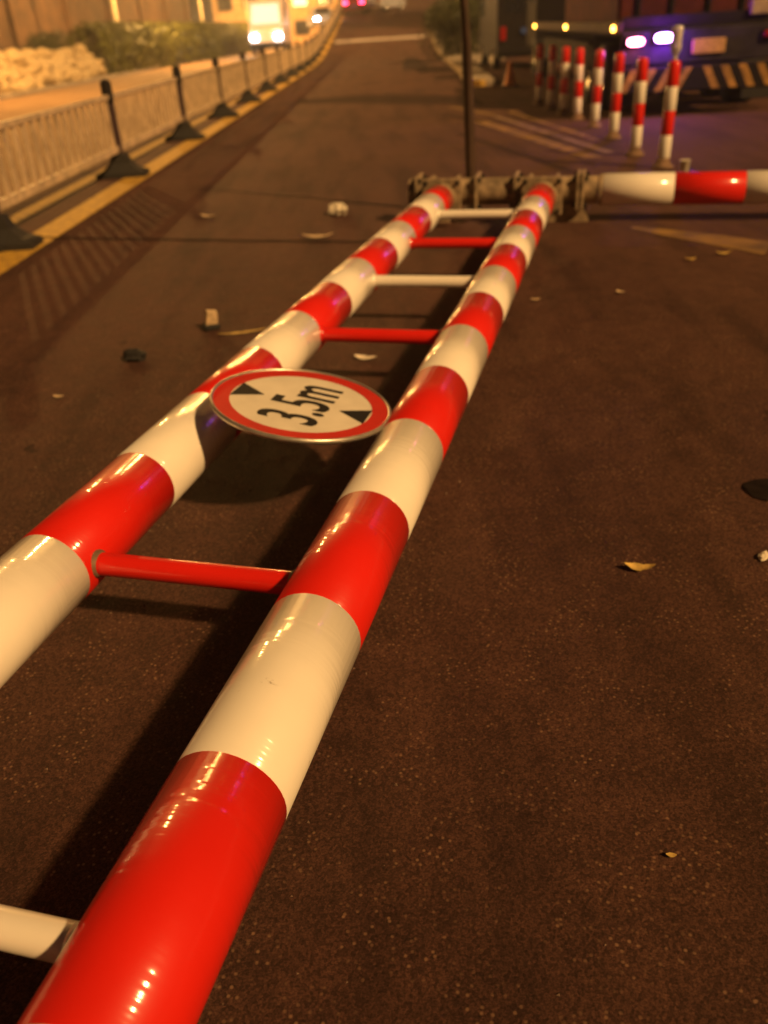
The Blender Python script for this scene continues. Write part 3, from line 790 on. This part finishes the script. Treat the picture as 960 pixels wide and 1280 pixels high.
for x,z,c,e in ((-1.02,.99,(1,.15,.25),3.5),(-.63,1.03,(.30,.04,1.0),16)):
    ld = bpy.data.lights.new('strobe_glow','POINT'); ld.energy=e; ld.color=c; ld.shadow_soft_size=.05
    lo = bpy.data.objects.new('strobe_glow',ld); COL.objects.link(lo); lo.parent=tr; lo.location=(x,-.17,z)
MB().bbox(-.22,.24,-.065,-.03,.79,.98,.01).build('number_plate', mat('reflective_plate',(.55,.33,.09),.5,var=.3,scale=18), tr)
ld_ = MB().bbox(-1.05,1.1,1.2,6.8,1.20,2.5,.05).build('load_box', mat('red_load_paint',(.10,.022,.018),.8,var=.5,scale=3,spec=.1), tr)
for x in (-.75,-.25,.3,.8): MB().bbox(x-.03,x+.03,1.15,1.21,1.22,2.45,.008).build('rib', M_TRUCK, ld_)
MB().bbox(-1.2,1.2,.05,.15,1.17,1.30,.01).build('tail_beam', M_TRUCK, tr)
MB().bbox(.55,.85,-.02,.16,1.24,1.42,.01).build('winch_block', M_KERB, tr)
MB().prism([(10.7,.7),(12.9,.7),(12.9,1.7),(12.5,2.75),(10.7,2.75)],0,-1.2,1.2).build('cab', M_TRUCK, tr)
for sx in (-1,1):
    MB().add([(sx*1.205,11.1,1.7),(sx*1.205,12.4,1.7),(sx*1.205,12.2,2.5),(sx*1.205,11.1,2.5)],[(0,1,2,3) if sx>0 else (3,2,1,0)]).build('side_window', M_GLASS, tr)
    MB().bbox(sx*.98-.24,sx*.98+.24,.55,.60,.12,.62,.01).build('mud_flap', M_BLACK, tr)

# traffic cone and a crushed bottle on the nearest bollard, paper cup at its foot
cn = thing('traffic_cone', 'small orange traffic cone left of the bollards', 'cone', RD(2.95,22.0))
MB().bbox(-.19,.19,-.19,.19,0,.035,.01).build('base', M_BLACK, cn)
MB().lathe([(.15,.035),(.14,.05),(.035,.48),(.03,.5),(0,.5)],20).build('cone', mat('cone_orange',(.75,.22,.02),.5,var=.15), cn)
M_PET = mat('clear_plastic',(.85,.83,.85),.12,trans=.55,var=.05)
bt = thing('plastic_bottle', 'crushed clear plastic bottle standing upside down on the nearest bollard', 'bottle', RD(2.79,9.16,.957), .3)
MB().lathe([(0,.0),(.017,.0),(.019,.03),(.033,.055),(.049,.09),(.051,.13),(.041,.15),(.050,.17),(.046,.20),(.053,.225),(.051,.275),(.036,.285),(0,.28)],18).build('bottle_body', M_PET, bt)
MB().lathe([(.0185,.0),(.0215,.001),(.0215,.02),(.0185,.021)],16).build('cap', M_SIGNW, bt)
cu = thing('paper_cup', 'white paper cup standing by the foot of the nearest bollard', 'cup', RD(2.86,8.75), 0)
MB().lathe([(0,.004),(.030,.0),(.033,.004),(.046,.115),(.049,.117),(.044,.118),(.031,.008),(0,.008)],20).build('cup_body', M_PAPER, cu)
MB().lathe([(.0462,.1145),(.0505,.116),(.0495,.120),(.0462,.1195)],20).build('rolled_lip', M_SIGNW, cu)

# ------------------------------------------------------------------ litter on the road
def leaf(name, label, cat, x, y, L, W, rz, m, curl=.25, seed=0):
    r = random.Random(seed); n=9; v=[]; f=[]
    for i in range(n):
        q=i/(n-1); wd=W*.5*math.sin(PI*min(1,max(0,q*.94+.03)))**.8*r.uniform(.82,1.12); yy=(q-.5)*L; zz=.006+curl*L*(2*q-1)**2*.6
        v += [(-wd,yy,zz+curl*wd*r.uniform(.5,1.1)),(0,yy,zz),(wd,yy,zz+curl*wd*r.uniform(.5,1.1))]
        if i: f += [((i-1)*3,(i-1)*3+1,i*3+1,i*3),((i-1)*3+1,(i-1)*3+2,i*3+2,i*3+1)]
    k=len(v); v += [(a,b,c-.0012) for a,b,c in v[:k]]; f += [tuple(k+i for i in reversed(q)) for q in list(f)]
    b_ = MB().add(v,f,True)
    return tag(b_.build(name, m, None, (x,y,.002), (0,0,rz)), label, cat, 'litter on the road')
leaf('fallen_leaf','yellow curled leaf on the open road right of the barrier','leaf',.72,2.03,.085,.036,1.35,M_LEAF1,.3,1)
leaf('fallen_leaf','tiny yellow leaf fragment at the lower right of the road','leaf',.50,1.07,.020,.010,1.4,M_LEAF1,.2,2)
leaf('fallen_leaf','tan flat leaf on the road left of the barrier, near the crumpled paper','leaf',-.37,6.79,.24,.10,1.5,M_LEAF2,.2,3)
leaf('fallen_leaf','pale leaf lying between the rails beyond the sign','leaf',-.04,3.96,.115,.055,1.2,M_PAPER,.2,4)
leaf('fallen_leaf','small tan scrap near the left edge beside the dark stone','leaf',-1.45,3.71,.055,.028,1.3,M_LEAF2,.2,5)
leaf('fallen_leaf','thin pale leaf far left near the yellow line','leaf',-1.39,7.96,.17,.055,1.1,M_LEAF2,.2,6)
leaf('fallen_leaf','small leaf just right of the far right rail','leaf',.93,4.76,.055,.034,1.5,M_LEAF2,.2,7)
leaf('fallen_leaf','small dark tan leaf on the right lane, second from the barrier','leaf',1.42,4.80,.055,.04,.6,M_LEAF2,.2,8)
leaf('fallen_leaf','pale leaf below the striped tube, left one of the trio','leaf',2.03,5.41,.07,.035,1.5,M_LEAF1,.35,9)
leaf('fallen_leaf','pale leaf below the striped tube, middle one of the trio','leaf',2.27,5.50,.10,.04,1.5,M_LEAF1,.35,10)
leaf('fallen_leaf','pale leaf below the striped tube, right one of the trio','leaf',2.50,5.22,.11,.04,1.6,M_LEAF1,.35,11)
leaf('yellow_strip','narrow yellow plastic strip lying beside the left rail','strip',-.70,4.50,.26,.03,1.75,M_LEAF1,.06,12)
def lump(name, label, cat, x, y, rx, ry, rz, m, seed, rough=.25, flat=.0):
    r = random.Random(seed); b_ = MB(); nu,nv=12,7; v=[];f=[]
    for i in range(nv+1):
        a=-PI/2+PI*i/nv
        for k in range(nu):
            t=2*PI*k/nu; q=1+r.uniform(-rough,rough)
            v.append((math.cos(a)*math.cos(t)*rx*q, math.cos(a)*math.sin(t)*ry*q, max(-rz*.75, math.sin(a)*rz*q)+rz*.75))
    for i in range(nv):
        for k in range(nu): j=(k+1)%nu; f.append((i*nu+k,i*nu+j,i*nu+nu+j,i*nu+nu+k))
    return tag(b_.add(v,f,False).build(name,m,None,(x,y,.001),(0,0,r.random()*3)),label,cat)
lump('crumpled_paper','crumpled pale paper ball on the road left of the far rails','paper',-.23,7.71,.10,.075,.05,M_PAPER,41,.32)
lump('dark_stone','black lump on the road left of the round sign','stone',-1.20,4.18,.062,.045,.032,M_BLACK,42,.2)
lump('tar_blot','flat black tar blot at the right edge of the road','stain',1.26,2.44,.065,.075,.006,M_TAR_SHADOW,43,.25)
lump('white_scrap','white scrap at the right edge below the black tar blot','scrap',1.085,2.05,.024,.013,.010,M_PAPER,44,.2)
bx_ = thing('crushed_carton','small crushed beige carton with a dark base left of the barrier','carton',Vector((-.88,4.62,0)),.3)
MB().bbox(-.045,.045,-.04,.04,0,.035,.008).build('carton_base', M_BLACK, bx_)
MB().prism([(-.03,.034),(.034,.034),(.040,.095),(-.014,.105)],1,-.030,.026).build('carton_body', M_LEAF2, bx_)

# loose grit on the asphalt, thicker along the line and under the tubes
rg = random.Random(77); gb = MB()
for k in range(900):
    q = rg.random()
    if q < .35: p = BV(rg.choice((U_L, U_R)) + rg.gauss(0,.12), rg.uniform(.3, 6.6))
    elif q < .6: p = RD(-2.78 + abs(rg.gauss(0,.12)), rg.uniform(3, 14))
    else: p = Vector((rg.uniform(-2.2, 2.4), rg.uniform(.6, 6.5), 0))
    e = rg.uniform(.0016,.0055)
    v = [p + Vector((rg.uniform(-1,1)*e, rg.uniform(-1,1)*e, 0)) for _ in range(1)]
    a0 = rg.random()*6
    v = [p + Vector((math.cos(a0+i*2.1)*e*rg.uniform(.6,1.2), math.sin(a0+i*2.1)*e*rg.uniform(.6,1.2), .001)) for i in range(3)] + [p + Vector((0,0,e*rg.uniform(.7,1.3)))]
    gb.add(v, [(0,1,3),(1,2,3),(2,0,3)])
tag(gb.build('road_grit', mat('grit', (.22,.14,.10), .9, var=.5, scale=40)), kind='stuff', label='loose fine grit scattered over the asphalt', cat='grit')

# ------------------------------------------------------------------ thin haze volume, added for a glow round the lamps and far lights
HZ = 0.0016
hm = bpy.data.materials.new('added_glow_haze'); hm.use_nodes = True
hn = hm.node_tree.nodes; hn.clear()
ho = hn.new('ShaderNodeOutputMaterial'); pv = hn.new('ShaderNodeVolumePrincipled')
pv.inputs['Color'].default_value = (.95, .93, .9, 1); pv.inputs['Density'].default_value = HZ; pv.inputs['Anisotropy'].default_value = .45
hm.node_tree.links.new(pv.outputs[0], ho.inputs['Volume'])
hb = MB().box(-420, 420, -25, 920, -1.2, 17.5).build('added_glow_haze', hm); tag(hb, kind='stuff')
